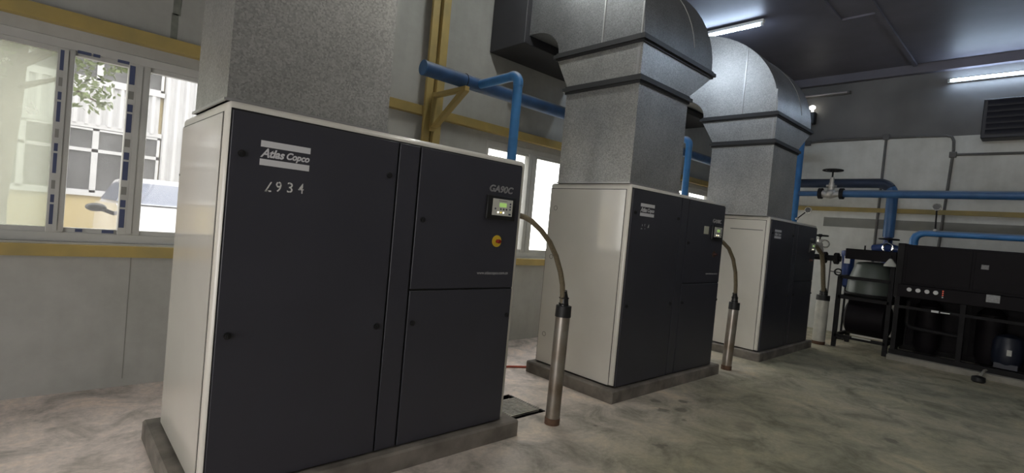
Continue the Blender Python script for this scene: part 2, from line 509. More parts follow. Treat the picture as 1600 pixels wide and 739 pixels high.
def text(name, s, x, y, z, w, m, parent, shear=0.0, bold=0.0, h=None, outline=0.0, spacing=1.0, face='-y'):
    """lettering as a mesh lying just in front of a face; fitted to width w (and height h)"""
    cu = bpy.data.curves.new(name, 'FONT')
    cu.body = s; cu.size = 1.0; cu.shear = shear; cu.offset = bold; cu.space_character = spacing
    if outline:
        cu.fill_mode = 'NONE'; cu.bevel_depth = outline; cu.bevel_resolution = 0
    else:
        cu.extrude = 0.004
    t = bpy.data.objects.new(name, cu)
    COL.objects.link(t)
    dg = bpy.context.evaluated_depsgraph_get()
    dg.update()
    me = bpy.data.meshes.new_from_object(t.evaluated_get(dg))
    bpy.data.objects.remove(t); bpy.data.curves.remove(cu)
    xs = [v.co.x for v in me.vertices]; ys = [v.co.y for v in me.vertices]
    x0, x1, y0, y1 = min(xs), max(xs), min(ys), max(ys)
    k = w/(x1-x0); kh = h/(y1-y0) if h else k
    org = ORG[parent]
    for v in me.vertices:
        u, q, d = (v.co.x-x0)*k, (v.co.y-y0)*kh, v.co.z*min(k, .2)
        if face == '-y':
            v.co = Vector((x+u, y-d, z+q))-org
        else:                                   # -x face: text runs towards -y
            v.co = Vector((y-d, x-u, z+q))-org
    me.materials.clear(); me.materials.append(m)
    o = bpy.data.objects.new(name, me)
    COL.objects.link(o); o.parent = parent; ORG[o] = org
    return o

# ------------------------------------------------------------------ room shell
YW, XF, ZC = 4.8, 11.5, 5.05      # window wall, far wall, ceiling
XN, YR = -4.0, -5.0               # wall behind on the left end, wall on the right side
TH = 0.25
# floor with a drain pit
gx0, gx1, gy0, gy1 = 2.74, 3.13, 2.78, 3.24
fl = MB()
for (a, b, c, d) in ((XN-.3, gx0, YR-.3, YW+TH), (gx1, XF+.3, YR-.3, YW+TH), (gx0, gx1, YR-.3, gy0), (gx0, gx1, gy1, YW+TH)):
    fl.box((a, c, -0.12), (b, d, 0.0))
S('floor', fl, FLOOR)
S('trim_1', MB().box((gx0, gy0, -.3), (gx1, gy1, -.28)).box((gx0-.01, gy0, -.3), (gx0, gy1, -.005)).box((gx1, gy0, -.3), (gx1+.01, gy1, -.005))
  .box((gx0, gy0-.01, -.3), (gx1, gy0, -.005)).box((gx0, gy1, -.3), (gx1, gy1+.01, -.005)), BLACK)
S('ceiling', B((XN-.3, YR-.3, ZC), (XF+.3, YW+TH, ZC+.15)), SHEET)

WZ0, WZ1 = 1.095, 2.51
WINS = [(-1.72, 1.62), (3.89, 7.35), (7.95, 11.2)]
wl = MB()
xs = [XN-.3]+[v for w in WINS for v in w]+[XF+.3]
for i in range(0, len(xs), 2):
    wl.box((xs[i], YW, 0), (xs[i+1], YW+TH, ZC))
for (a, b) in WINS:
    wl.box((a, YW, 0), (b, YW+TH, WZ0)); wl.box((a, YW, WZ1), (b, YW+TH, ZC))
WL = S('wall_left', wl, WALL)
MB().box((.512, YW-.002, .06), (.518, YW+.001, 1.0)).build('plaster_joint', BAND, WL)
sm = MB()
for i in range(7):
    z0 = 2.70+i*.19
    sm.box((.655+.006*math.sin(i*2), YW-.002, z0), (.70+.012*math.sin(i*1.7), YW+.001, z0+.2))
sm.build('damp_streak', mat('damp_stain', (.20, .21, .18), .8, 0, .4, 12), WL)

wf = MB().box((XF, YR, 0), (XF+TH, YW, 3.74))
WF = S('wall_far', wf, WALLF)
B((XF, YR, 3.74), (XF+TH, YW, ZC)).build('upper_wall', UPWALL, WF)  # same wall higher up, darkened for soot and shade
B((XF-.004, -1.2, 2.06), (XF+.001, 3.3, 2.24)).build('grey_wall_band', BAND, WF)  # flat grey band below the yellow girt

# right side wall and the end wall with a gate opening added for daylight (both out of the picture)
wr = MB().box((XN-.3, YR-TH, 0), (XF+.3, YR, ZC))
S('wall_right', wr, WALL)
GY0, GY1, GZ = -2.1, 2.3, 2.6
wnr = MB().box((XN-TH, YR, 0), (XN, GY0, ZC)).box((XN-TH, GY1, 0), (XN, YW, ZC)).box((XN-TH, GY0, GZ), (XN, GY1, ZC))
S('wall_near', wnr, WALL)

# yellow girts and column of the steel frame
S('trim_2', MB().box((XN, YW-.08, 2.59), (XF-.03, YW, 2.685)), YELLOW)
S('trim_3', MB().box((XN, YW-.08, 1.0), (XF-.03, YW, 1.082)), YELLOW)
S('trim_4', MB().box((XF-.07, -4.9, 2.365), (XF, YW-.1, 2.445)), YELLOW)
def column(n, x):
    c = MB()
    c.box((x-.095, YW-.12, 0), (x-.012, YW-.085, ZC)).box((x+.006, YW-.16, 0), (x+.098, YW-.085, ZC))
    for z in (.5, 1.5, 2.4, 3.3, 4.2):
        c.box((x-.09, YW-.085, z), (x+.09, YW-.08, z+.12))
    S('trim_%d' % n, c, YELLOW)
column(5, 3.005)
column(6, 7.65)
# ribs under the ceiling sheets
rb = MB()
rb.box((6.2, 2.03, ZC-.04), (XF, 2.09, ZC)).box((8.66, 2.06, ZC-.03), (8.72, 2.55, ZC)).box((4.5, 2.52, ZC-.03), (8.7, 2.57, ZC))
S('trim_7', rb, SHEET)
S('trim_8', B((XF-.12, YR, ZC-.16), (XF, YW, ZC)), SHEET)

# ------------------------------------------------------------------ windows
def window(n, x0, x1, glass, mulls, films=()):
    """frame around the opening, mullions (centre, width), one pane per light"""
    fr = MB()
    y0, y1 = YW+.02, YW+.10
    fr.box((x0, y0, WZ0), (x1, y1, WZ0+.065)).box((x0, y0, WZ1-.06), (x1, y1, WZ1))
    fr.box((x0, y0, WZ0+.06), (x0+.05, y1, WZ1-.06)).box((x1-.05, y0, WZ0+.06), (x1, y1, WZ1-.06))
    # rails of the sashes
    fr.box((x0+.05, y0+.015, WZ0+.065), (x1-.05, y1-.02, WZ0+.10)).box((x0+.05, y0+.015, WZ1-.092), (x1-.05, y1-.02, WZ1-.06))
    fr.box((x0, YW-.03, WZ0-.02), (x1, y0+.01, WZ0+.0))
    w = S('window_%d' % n, fr, PVC)
    for c, wd in mulls:
        MB().box((c-wd/2, y0-.006, WZ0+.065), (c+wd/2, y1+.005, WZ1-.06), .006).box((c-wd*.12, y0-.014, WZ0+.08), (c+wd*.12, y0-.005, WZ1-.075)).build('mullion', PVC, w)
    edges = [x0+.05]+[v for c, wd in mulls for v in (c-wd/2, c+wd/2)]+[x1-.05]
    for i in range(0, len(edges), 2):
        g = glass[min(i//2, len(glass)-1)]
        B((edges[i]-.01, YW+.055, WZ0+.095), (edges[i+1]+.01, YW+.06, WZ1-.087)).build('pane', g, w)
        if g is FROST:      # the second, sliding sash stands behind this one
            B((edges[i]-.01, YW+.085, WZ0+.095), (edges[i+1]+.01, YW+.09, WZ1-.087)).build('pane', GLASS, w)
    return w
w1 = window(1, *WINS[0], [GLASS, FROST, FROST, GLASS, GLASS, GLASS],
            [(-1.28, .1), (-.80, .1), (.068, .095), (.487, .135), (1.03, .1)])
# blue printed protective film on the sash frame around the middle light
for (x, zs) in ((.052, None), (.442, None)):
    z = 1.215
    k = 0
    while z < 2.36:
        h = (.14, .055, .06)[k % 3]
        B((x-.016, YW+.0125, z), (x+.016, YW+.0135, z+h)).build('film_label', FILM if k % 3 != 2 else BAND, w1)
        z += h+(.014, .04, .05)[k % 3]; k += 1
for (a, b, z) in ((.125, .20, 2.435), (.21, .25, 2.435), (.35, .42, 2.435), (.33, .40, 1.168), (.18, .22, 1.168)):
    B((a, YW+.0185, z), (b, YW+.0195, z+.022)).build('film_label', FILM, w1)
window(2, *WINS[1], [GLASS], [(4.71, .15), (5.6, .1), (6.5, .1)])
window(3, *WINS[2], [GLASS], [(8.8, .1), (9.65, .1), (10.45, .1)])

# ------------------------------------------------------------------ compressors
def plinth(x0, y0, x1, y1, z, label):
    m = MB().box((x0, y0, -.01), (x1, y1, z), .012, 1)
    o = m.build('concrete_plinth', CONC)
    return tag(o, label, 'plinth', 'concrete plinths under the machines')

def compressor(x0, yf, H, W, D, zb, label, var):
    x1, yb = x0+W, yf+D
    t = thing('air_compressor', label, 'air compressor', (x0+W/2, yf+D/2, zb), 'row of screw compressors')
    cs = MB()
    cs.box((x0, yf, zb+.02), (x1, yb, H), .028, 4, edges=lambda e: not all(v.co.z < zb+.05 for v in e.verts))
    cs.build('casing', BEIGE, t)
    B((x0+.05, yf+.05, zb+.0005), (x1-.05, yb-.05, zb+.03)).build('base_frame', BLACK, t)
    # side sheets with a dark joint round them
    for (xa, s) in ((x0, -1), (x1, 1)):
        B((xa+s*.0005, yf+.045, zb+.012), (xa+s*.002, yb-.014, H-.052)).build('gasket', BLACK, t)
        sp = B((xa+s*.001, yf+.05, zb+.016), (xa+s*.005, yb-.02, H-.058)).build('side_panel', SIDE, t)
        if var == 2 and s < 0:
            for z in (1.72, 1.22, .42):
                MB().torus((xa-.005, yb-.10, z), (1, 0, 0), .022, .0022, 20, 6).build('lock_ring', CONDUIT, sp)
        if var == 1 and s < 0:
            MB().cyl((xa-.002, yb-.03, 1.62), (xa-.008, yb-.03, 1.62), .006, 10).build('screw', BLACKP, sp)
        if var == 3 and s < 0:
            MB().box((xa-.0056, yf+.08, 1.735), (xa-.0048, yf+.52, 1.748)).build('scuff_mark', BAND, sp)
    # front: black backing, then the charcoal sheets
    B((x0+.018, yf-.003, zb+.006), (x1-.042, yf+.004, H-.035)).build('front_frame', BLACK, t)
    zt, z0 = H-.045, zb+.012
    zs = 1.062
    def sheet(name, xa, xb, za, zb_):
        return MB().box((xa, yf-.016, za), (xb, yf+.0, zb_), .0015, 1).build(name, DARK, t)
    d1 = sheet('front_door', x0+.023, x0+.878, z0, zt)
    sheet('centre_panel', x0+.890, x0+1.020, z0, zt)
    d2 = sheet('control_door', x0+1.034, x1-.048, zs+.006, zt)
    d3 = sheet('lower_door', x0+1.034, x1-.048, z0, zs-.006)
    def lock(par, x, z):
        l = MB().cyl((x, yf-.015, z), (x, yf-.022, z), .017, 16).cyl((x, yf-.022, z), (x, yf-.03, z), .011, 12).box((x-.003, yf-.034, z-.011), (x+.003, yf-.028, z+.011))
        l.build('lock', BLACK, par)
    for (x, z) in ((.07, 1.719), (.07, .865), (.833, 1.719), (.833, .859)):
        lock(d1, x0+x, z)
    lock(d2, x0+1.078, 1.486)
    lock(d3, x0+1.069, .862); lock(d3, x1-.075, .872)
    y = yf-.0162
    # printed emblem: two bars and the slanted name between them
    lx = x0+.150
    e = H-1.955
    for z in (1.763, 1.676):
        MB().box((lx, y-.001, z+e), (lx+.234, y+.0005, z+.030+e)).build('emblem_bar', LOGO, d1)
    text('lettering', 'A', lx+.001, y, 1.714+e, .040, LOGO, d1, shear=.34, bold=.022, h=.044)
    text('lettering', 'tlas', lx+.042, y, 1.715+e, .070, LOGO, d1, shear=.30, bold=.036, h=.041)
    text('lettering', 'Copco', lx+.121, y, 1.7085+e, .112, LOGO, d1, shear=.30, bold=.036, h=.045)
    if var == 1:
        dg = MB()                                # the worn "2": a slanted stroke and its foot
        zz = 1.555
        dg.prism([(x0+.182, zz), (x0+.190, zz), (x0+.213, zz+.048), (x0+.207, zz+.048)], 1, y-.0012, y)
        dg.box((x0+.184, y-.0012, zz), (x0+.212, y, zz+.007))
        dg.build('stencil_digit', WORN, d1)
        for i, ch in enumerate('934'):
            text('stencil_digit', ch, x0+.232+i*.0535, y, zz+.004+i*.002, .026, WORN, d1, bold=.004, h=.050)
    elif var == 2:
        for i, ch in enumerate('294'):
            text('stencil_digit', ch, x0+.185+i*.055, y, 1.575, .026, WORN2, d1, bold=.006, h=.055)
    # type designation in outlined slanted letters
    if var < 3:
        text('lettering', 'GA90C', x1-.331, y-.002, 1.712+e, .212, mat('pale_outline', (.42, .42, .42), .5), d2, shear=.22, outline=.024, h=.046)
        text('lettering', 'www.atlascopco.com.cn', x1-.375, y, 1.152, .275, mat('dim_print', (.42, .42, .43), .5), d2, h=.026, bold=.01)
    else:
        text('lettering', 'GA90C', x1-.331, y-.002, 1.712+e, .19, mat('dim_outline', (.16, .16, .16), .5), d2, shear=.22, outline=.02, h=.04)
    # control panel
    cx0, cx1, cz0, cz1 = x1-.353, x1-.100, 1.527+e, 1.688+e
    cp = MB().box((cx0, y-.022, cz0), (cx1, y+.002, cz1), .006, 2).build('control_panel', BLACKP, d2)
    fx0, fx1, fz0, fz1 = cx0+.042, cx1-.033, cz0+.030, cz1-.020
    yk = y-.0225
    B((fx0, yk-.002, fz0), (fx1, yk+.001, fz1)).build('keypad', PANELG, d2)
    B((fx0+.058, yk-.0035, fz0+.058), (fx0+.122, yk-.001, fz0+.086)).build('display', LCD, d2)
    bt = MB()
    yb1, yb0 = yk-.004, yk-.001
    for i in range(4):
        bt.cyl((fx0+.030+i*.026+(.016 if i else -.006), yb0, fz0+.044), (fx0+.030+i*.026+(.016 if i else -.006), yb1, fz0+.044), .0065, 10)
    for i in range(3):
        bt.cyl((fx1-.022, yb0, fz0+.046+i*.019), (fx1-.022, yb1, fz0+.046+i*.019), .0065, 10)
    bt.box((fx1-.032, yb1, fz0+.008), (fx1-.012, yb0, fz0+.018))
    bt.build('buttons', BUTTON, d2, kind='stuff')
    for (dx, mm) in ((.050, LEDW), (.075, LEDY), (.098, LEDW)):
        MB().cyl((fx0+dx, yb0, fz0+.021), (fx0+dx, yb1-.001, fz0+.021), .006, 10).build('indicator', mm, d2)
    B((fx0+.05, yk-.0025, fz1-.014), (fx0+.125, yk-.001, fz1-.010)).build('keypad_line', BAND, d2)
    # emergency stop
    ex, ez = x1-.229, 1.385
    es = MB().cyl((ex, y+.001, ez), (ex, y-.004, ez), .040 if var == 1 else .034, 28).build('stop_plate', YDISC if var == 1 else mat('faded_stop_plate', (.09, .05, .03), .6), d2)
    MB().cyl((ex, y-.004, ez), (ex, y-.024, ez), .012, 16).cyl((ex, y-.024, ez), (ex, y-.036, ez), .015, 20, .012).build('stop_button', REDKNOB if var == 1 else mat('dull_red_knob', (.06, .014, .01), .5), d2)
    if var == 2:
        B((cx0-.158, y-.0015, 1.58+e), (cx0-.05, y, 1.665+e)).build('sticker', mat('pale_sticker', (.50, .50, .40), .6), d2)
    return t

C1 = compressor(.592, 2.62, 1.957, 1.907, .99, .115, 'nearest charcoal and beige air compressor, stencilled 2934 under its emblem', 1)
plinth(.515, 2.545, 2.59, 3.72, .115, 'concrete plinth with a chipped edge under the nearest compressor')
C2 = compressor(3.859, 2.66, 1.975, 1.907, .99, .115, 'middle air compressor, a pale sticker left of its display', 2)
plinth(3.78, 2.60, 5.87, 3.70, .115, 'concrete plinth under the middle compressor, beside the drain grate')
C3 = compressor(7.08, 2.657, 1.932, 1.907, .99, .115, 'farthest and smallest-looking air compressor, without a stencilled number', 3)
plinth(7.02, 2.60, 9.10, 3.70, .115, 'dark concrete plinth under the farthest compressor')

# ------------------------------------------------------------------ exhaust ducts
def duct(x0, x1, yf, yb, zbot, label, xr, zf1=2.905, zf2=3.275, ybt=3.73, detail=True, bend=None):
    t = thing('exhaust_duct', label, 'air duct', (x0, yf, zbot), 'galvanised exhaust ducts above the compressors')
    x0 += .0
    rs = MB()
    rs.hexa([(x0-.01, yf-.005, zbot), (x1, yf-.005, zbot), (x1, yb, zbot), (x0-.01, yb, zbot),
             (x0, yf, zf1), (x1, yf, zf1), (x1, yb, zf1), (x0, yb, zf1)])
    rs.build('riser', GALV, t)
    B((x0-.022, yf-.014, zbot), (x1+.012, yb+.012, zbot+.012)).build('foot_flange', SEAMG, t)
    def flange(xa, xb, ya, yb_, z, h):
        o = .035
        f = MB()
        f.box((xa-o, ya-o, z), (xb+o, ya+.005, z+h)).box((xa-o, yb_-.005, z), (xb+o, yb_+o, z+h))
        f.box((xa-o, ya, z), (xa+.005, yb_, z+h)).box((xb-.005, ya, z), (xb+o, yb_, z+h))
        f.box((xa-.014, ya-.014, z-.022), (xb+.014, yb_+.014, z+h+.022))
        f.build('flange', FLANGE, t)
    flange(x0, x1, yf, yb, zf1, .035)
    a, b = zf1+.05, zf2-.02
    tr = MB().hexa([(x0, yf, a), (x1, yf, a), (x1, yb, a), (x0, yb, a), (x0, yf, b), (xr, yf, b), (xr, ybt, b), (x0, ybt, b)])
    tr.build('transition', GALV, t)
    flange(x0, xr, yf, ybt, zf2, .035)
    # quarter bend towards the window wall
    zc = zf2+.07
    yc = 4.12
    R = yc-yf
    RZ = .87*R                       # the bend is a little flattened
    prof = [(yf, zf2+.04)]+[(yc-R*math.cos(u), zc+RZ*math.sin(u)) for u in [PI/2*i/16 for i in range(17)]]
    prof += [(4.2, zc+RZ), (4.2, zc+.28)]
    prof += [(yc-(yc-ybt)*math.cos(u), zc+.28*math.sin(u)) for u in [PI/2*i/8 for i in range(8, -1, -1)]]
    prof += [(ybt, zf2+.04)]
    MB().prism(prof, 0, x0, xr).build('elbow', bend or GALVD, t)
    # box collar through the wall
    cl = MB().box((x0-.07, 4.2, zc+.18), (xr+.07, YW-.004, min(ZC-.01, zc+RZ+.08)), .006, 1)
    cl.build('wall_collar', mat('dark_collar_steel', (.035, .035, .04), .6, .2, .2, 3), t)
    if detail:
        # standing seams and joints of the bend
        ym = yf+.47
        for (ya, za) in ((ym, zf2+.05),):
            MB().box((x0-.006, ya-.008, za), (x0+.002, ya+.008, zc+RZ*math.sqrt(max(.01, 1-((yc-ya)/R)**2))-.02)).build('seam', SEAMG, t)
        MB().box((x0-.006, yf+.02, zf2+.05), (x0+.002, yf+.034, zf2+.35)).box((x0-.006, yf+.02, zf1+.06), (x0+.002, yf+.05, zf2-.03)).build('seam', SEAMG, t)
        sp = []
        for i in range(1, 12):
            u = PI/2*i/16
            sp.append(((x0+xr)/2+.25, yc-(R+.003)*math.cos(u), zc+(RZ+.003)*math.sin(u)))
        MB().tube(sp, .005, 6).build('seam', SEAMG, t)
    return t
duct(.607, 1.42, 2.67, 3.34, 1.957, 'nearest exhaust duct, its galvanised riser running up out of the frame', 1.9, detail=False, ybt=3.5)
duct(3.873, 4.735, 2.69, 3.56, 1.975, 'middle galvanised exhaust duct with two dark flanges and a wide bend', 5.17)
duct(7.055, 7.935, 2.70, 3.55, 1.932, 'farthest galvanised exhaust duct, bend with a standing seam', 8.37, bend=GALV)

# ------------------------------------------------------------------ blue pipework on the window wall
HY, HZ = 4.17, 2.895
hp = thing('blue_header_pipe', 'thick blue header pipe with a capped end on the yellow wall bracket', 'pipe', (2.545, HY, HZ))
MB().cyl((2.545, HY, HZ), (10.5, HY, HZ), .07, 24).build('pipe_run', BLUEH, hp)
MB().cyl((2.533, HY, HZ), (2.547, HY, HZ), .072, 24).build('end_cap', BLUEM, hp)
MB().torus((3.02, HY, HZ), (1, 0, 0), .071, .004, 24, 6).build('strap', IRON, hp)
bk = thing('pipe_bracket', 'yellow triangular steel bracket holding up the blue header pipe', 'bracket', (2.99, YW-.16, 2.52))
MB().box((2.962, 4.07, 2.775), (3.018, YW-.165, 2.822), .004, 1).build('arm', YELLOW, bk)
MB().hexa([(2.965, 4.56, 2.46), (3.022, 4.56, 2.46), (3.022, 4.635, 2.46), (2.965, 4.635, 2.46),
           (2.965, 4.075, 2.776), (3.022, 4.075, 2.776), (3.022, 4.175, 2.776), (2.965, 4.175, 2.776)]).build('brace', YELLOW, bk)
MB().box((2.958, 4.625, 2.42), (3.024, YW-.162, 2.83)).build('back_plate', YELLOW, bk)
def branch(x, y, xm, label):
    t = thing('blue_branch_pipe', label, 'pipe', (x, y, 1.2), 'blue branch pipes from compressors to the header')
    p = [(x, y, 1.35), (x, y, 2.82)]+arc((y+.08, 2.82), .08, 180, 90, 8, 'yz', x)[1:]+[(x, HY-.05, HZ)]
    MB().tube(p, .044, 16).build('pipe_run', BLUE, t)
    MB().tube([(x, y, 2.80)]+arc((y+.08, 2.82), .08, 180, 90, 10, 'yz', x)+[(x, y+.10, 2.90)], .048, 16).build('elbow', BLUE, t)
    q = [(x, y, 1.36)]+arc((x-.08, 1.36), .08, 0, -90, 6, 'xz', y)[1:]+[(xm+.006, y, 1.28)]
    MB().tube(q, .044, 16).build('outlet', BLUE, t)
branch(3.185, 3.55, 2.499, 'blue branch pipe rising behind the right edge of the nearest compressor')
branch(6.455, 3.58, 5.766, 'blue branch pipe rising just right of the middle duct riser')

# ------------------------------------------------------------------ cable hoses into floor sleeves
def sleeve(x, y, h, r, path, label, hlabel, mt, boot, hr=.020, wrap=False, collar=.07):
    s = thing('floor_sleeve', label, 'floor pipe', (x, y, 0), 'steel sleeves standing in the floor')
    lean = path[-1][0]-x
    MB().tube([(x, y, 0), (x+lean*.95, y, h)], r, 22).build('sleeve_tube', mt, s)
    MB().tube([(x, y, -.004), (x+lean*.06, y, .05)], r+.003, 22).build('rusty_foot', RUST, s)
    tp = MB().tube([(x+lean*.95, y, h-collar), (x+lean, y, h+.015)], [r+.006, r+.004], 22)
    tp.build('collar', BLACK, s)
    h_ = thing('cable_hose', hlabel, 'hose', (x, y, h), 'braided hoses from the compressors')
    MB().tube(path, [hr]*len(path), 14).build('hose_run', HOSE, h_)
    bx = path[-1][0]
    MB().tube([(bx, y, h+.0), (bx-.002, y, h+.035), (bx-.006, y, h+.07), (bx-.012, y, h+.11), (bx-.018, y, h+boot)], [r*.72, r*.62, r*.60, r*.45, hr+.006], 16).build('boot', BLACKP, h_)
    for dz in (.03, .075):
        MB().torus((bx-.006, y, h+dz), (0, 0, 1), r*.62, .005, 18, 6).build('clamp', IRON, h_)
sleeve(2.98, 2.575, .905, .056,
       [(2.508, 2.66, 1.577), (2.53, 2.62, 1.568), (2.571, 2.59, 1.545), (2.665, 2.575, 1.483), (2.764, 2.575, 1.404), (2.849, 2.575, 1.301), (2.916, 2.575, 1.18), (2.952, 2.575, 1.081), (2.972, 2.575, .95), (2.992, 2.575, .86)],
       'grey steel floor sleeve in front of the nearest compressor, with black collar', 'olive hose arching from the nearest compressor down to its sleeve', TUBEMETAL, .13)
sleeve(6.18, 2.655, .80, .058,
       [(5.775, 2.72, 1.545), (5.80, 2.68, 1.534), (5.922, 2.655, 1.464), (6.07, 2.655, 1.339), (6.165, 2.655, 1.186), (6.21, 2.655, 1.029), (6.225, 2.655, .93), (6.23, 2.655, .78)],
       'grey steel floor sleeve between the middle and farthest compressors', 'olive hose arching from the middle compressor to its sleeve', TUBEMETAL, .13, hr=.022)
sleeve(9.62, 2.655, .80, .095,
       [(8.997, 2.78, 1.615), (9.16, 2.70, 1.62), (9.33, 2.655, 1.50), (9.46, 2.655, 1.30), (9.53, 2.655, 1.1), (9.60, 2.655, .93), (9.64, 2.655, .78)],
       'wide pale grey floor sleeve right of the farthest compressor', 'pale flexible hose from the farthest compressor to the wide sleeve', PALEMETAL, .13, hr=.034)

# drain grate
g = thing('drain_grate', 'small ribbed steel grate over the floor pit beside the nearest plinth', 'grate', (2.93, 3.0, 0))
MB().box((2.745, 2.785, -.02), (2.765, 3.20, .004)).box((3.105, 2.785, -.02), (3.125, 3.20, .004)).build('rim', IRON, g)
bars = MB()
for i in range(13):
    yy = 2.835+i*.0245
    bars.box((2.745, yy, -.012), (3.125, yy+.012, .006))
bars.build('bars', mat('worn_grate_steel', (.52, .48, .42), .5, .3, .4, 20), g, kind='stuff')
tag(MB().tube([(2.52, 4.05, .012), (3.0, 3.98, .012), (3.5, 3.90, .012), (3.7, 3.872, .012), (3.9, 3.76, .012), (4.3, 3.80, .012)], .011, 8).build('red_cable', REDC), 'thin red cable on the floor behind the nearest compressor', 'cable')

# ------------------------------------------------------------------ pipework on the far side
# vertical riser with the gate-valve line
rx, ry = 10.5, 3.53
v = thing('blue_riser_pipe', 'vertical blue pipe right of the farthest duct riser', 'pipe', (rx, ry, 0))
MB().cyl((rx, ry, 1.0), (rx, ry, 3.75), .065, 20).build('pipe_run', BLUE, v)
MB().tube([(rx, ry, 3.70)]+arc((ry+.12, 3.75), .12, 180, 90, 6, 'yz', rx)+[(rx, YW-.004, 3.87)], .065, 18).build('bend', BLUE, v)
MB().cyl((rx, ry, .0), (rx, ry, 1.0), .065, 20).build('lower_run', BLUED, v)
a = thing('blue_valve_pipe', 'horizontal blue pipe with the silver gate valve on it', 'pipe', (rx, 3.1, 2.6))
MB().cyl((rx, ry-.05, 2.60), (rx, 3.10, 2.607), .05, 18).build('pipe_run', BLUEM, a)
MB().cyl((rx, 2.78, 2.61), (rx, -4.9, 2.625), .066, 20).build('pipe_run', BLUEM, a)
for yy in (3.11, 2.77):
    MB().cyl((rx, yy+.03, 2.607), (rx, yy-.03, 2.607), .10, 20).build('flange', IRON, a)
vl = thing('gate_valve', 'silver gate valve with a dark handwheel on the blue pipe', 'valve', (rx, 2.94, 2.6))
MB().tube([(rx, 3.085, 2.605), (rx, 3.03, 2.59), (rx, 2.95, 2.585), (rx, 2.87, 2.60), (rx, 2.795, 2.61)], [.068, .058, .075, .058, .068], 18).ball((rx, 2.945, 2.61), .085).build('body', SILVER, vl)
MB().cyl((rx, 2.945, 2.64), (rx, 2.945, 2.80), .055, 16, .045).cyl((rx, 2.945, 2.73), (rx, 2.945, 2.76), .085, 18).cyl((rx, 2.945, 2.80), (rx, 2.945, 2.90), .035, 14).build('bonnet', SILVER, vl)
MB().cyl((rx, 2.945, 2.88), (rx, 2.945, 3.05), .014, 10).build('stem', IRON, vl)
def handwheel(c, R, par, name='handwheel'):
    m = MB().torus(c, (0, 0, 1), R, .013, 24, 8)
    for k in range(5):
        an = k*2*PI/5
        m.cyl(c, (c[0]+R*math.cos(an), c[1]+R*math.sin(an), c[2]), .009, 6)
    m.cyl((c[0], c[1], c[2]-.025), (c[0], c[1], c[2]+.025), .028, 12)
    return m.build(name, IRON, par)
handwheel((rx, 2.945, 3.03), .155, vl)
# thicker pipe behind, bending down to the dryer
bx_ = 10.95
b_ = thing('blue_drop_pipe', 'thick blue pipe that bends down between far wall and dryer', 'pipe', (bx_, 2.1, 1.9))
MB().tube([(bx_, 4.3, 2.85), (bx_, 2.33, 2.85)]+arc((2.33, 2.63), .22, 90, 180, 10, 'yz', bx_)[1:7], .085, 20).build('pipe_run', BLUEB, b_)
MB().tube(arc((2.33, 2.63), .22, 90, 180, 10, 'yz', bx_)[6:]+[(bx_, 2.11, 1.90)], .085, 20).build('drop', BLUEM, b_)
MB().cyl((bx_, 2.11, 1.92), (bx_, 2.11, 1.0), .07, 18).build('lower_run', BLUED, b_)
MB().cyl((bx_, 4.25, 2.85), (bx_, YW-.004, 2.85), .085, 20).build('stub', BLUEB, b_)
v2 = thing('globe_valve', 'small valve at the foot of the thick blue drop pipe', 'valve', (10.72, 2.05, 1.7))
MB().tube([(10.78, 2.25, 1.66), (10.74, 2.15, 1.70), (10.72, 2.05, 1.70), (10.72, 1.9, 1.68)], [.09, .07, .09, .07], 14).cyl((10.72, 2.05, 1.7), (10.72, 2.05, 1.80), .05, 12).cyl((10.72, 2.05, 1.0), (10.72, 2.05, 1.7), .05, 12).build('body', BLUED, v2)
MB().torus((10.60, 2.03, 1.70), (1, -.2, 0), .075, .016, 20, 8).build('bright_ring', CHROME, v2)
handwheel((10.72, 2.05, 1.855), .14, v2)
MB().cyl((10.72, 2.05, 1.78), (10.72, 2.05, 1.86), .012, 8).build('stem', IRON, v2)
# the low blue pipe over the dryer
c_ = thing('low_blue_pipe', 'blue pipe running low above the dark dryer cabinet', 'pipe', (10.2, 1.6, 1.6))
MB().tube([(10.2, 1.625, 1.776), (10.2, 1.625, 1.86)]+arc((1.53, 1.87), .095, 180, 90, 8, 'yz', 10.2)[0:0]+[(10.2, 1.60, 1.92), (10.2, 1.55, 1.958), (10.2, 1.48, 1.972), (10.2, -2.4, 2.0)], [.06, .06, .058, .056, .05, .05], 16).build('pipe_run', BLUE, c_)
# pressure gauges
def gauge(c, foot, label, mid=None):
    t = thing('pressure_gauge', label, 'gauge', foot, 'small round pressure gauges on the blue pipes')
    MB().tube([foot]+([mid] if mid else [])+[c], .011, 8).build('stem', IRON, t)
    MB().cyl((c[0]+.02, c[1], c[2]), (c[0]-.025, c[1]+.0, c[2]), .058, 20).build('case', CHROME, t)
    MB().cyl((c[0]-.025, c[1], c[2]), (c[0]-.028, c[1], c[2]), .046, 20).build('dial', mat('dark_gauge_dial', (.09, .09, .09), .3), t)
    MB().ball(foot, .028).build('cock', SILVER, t)
gauge((10.42, 3.26, 2.285), (10.45, 3.45, 2.12), 'chrome pressure gauge on a slanted stem above the farthest compressor')
gauge((10.15, 1.378, 2.385), (10.19, 1.375, 2.02), 'chrome pressure gauge standing up from the low blue pipe')
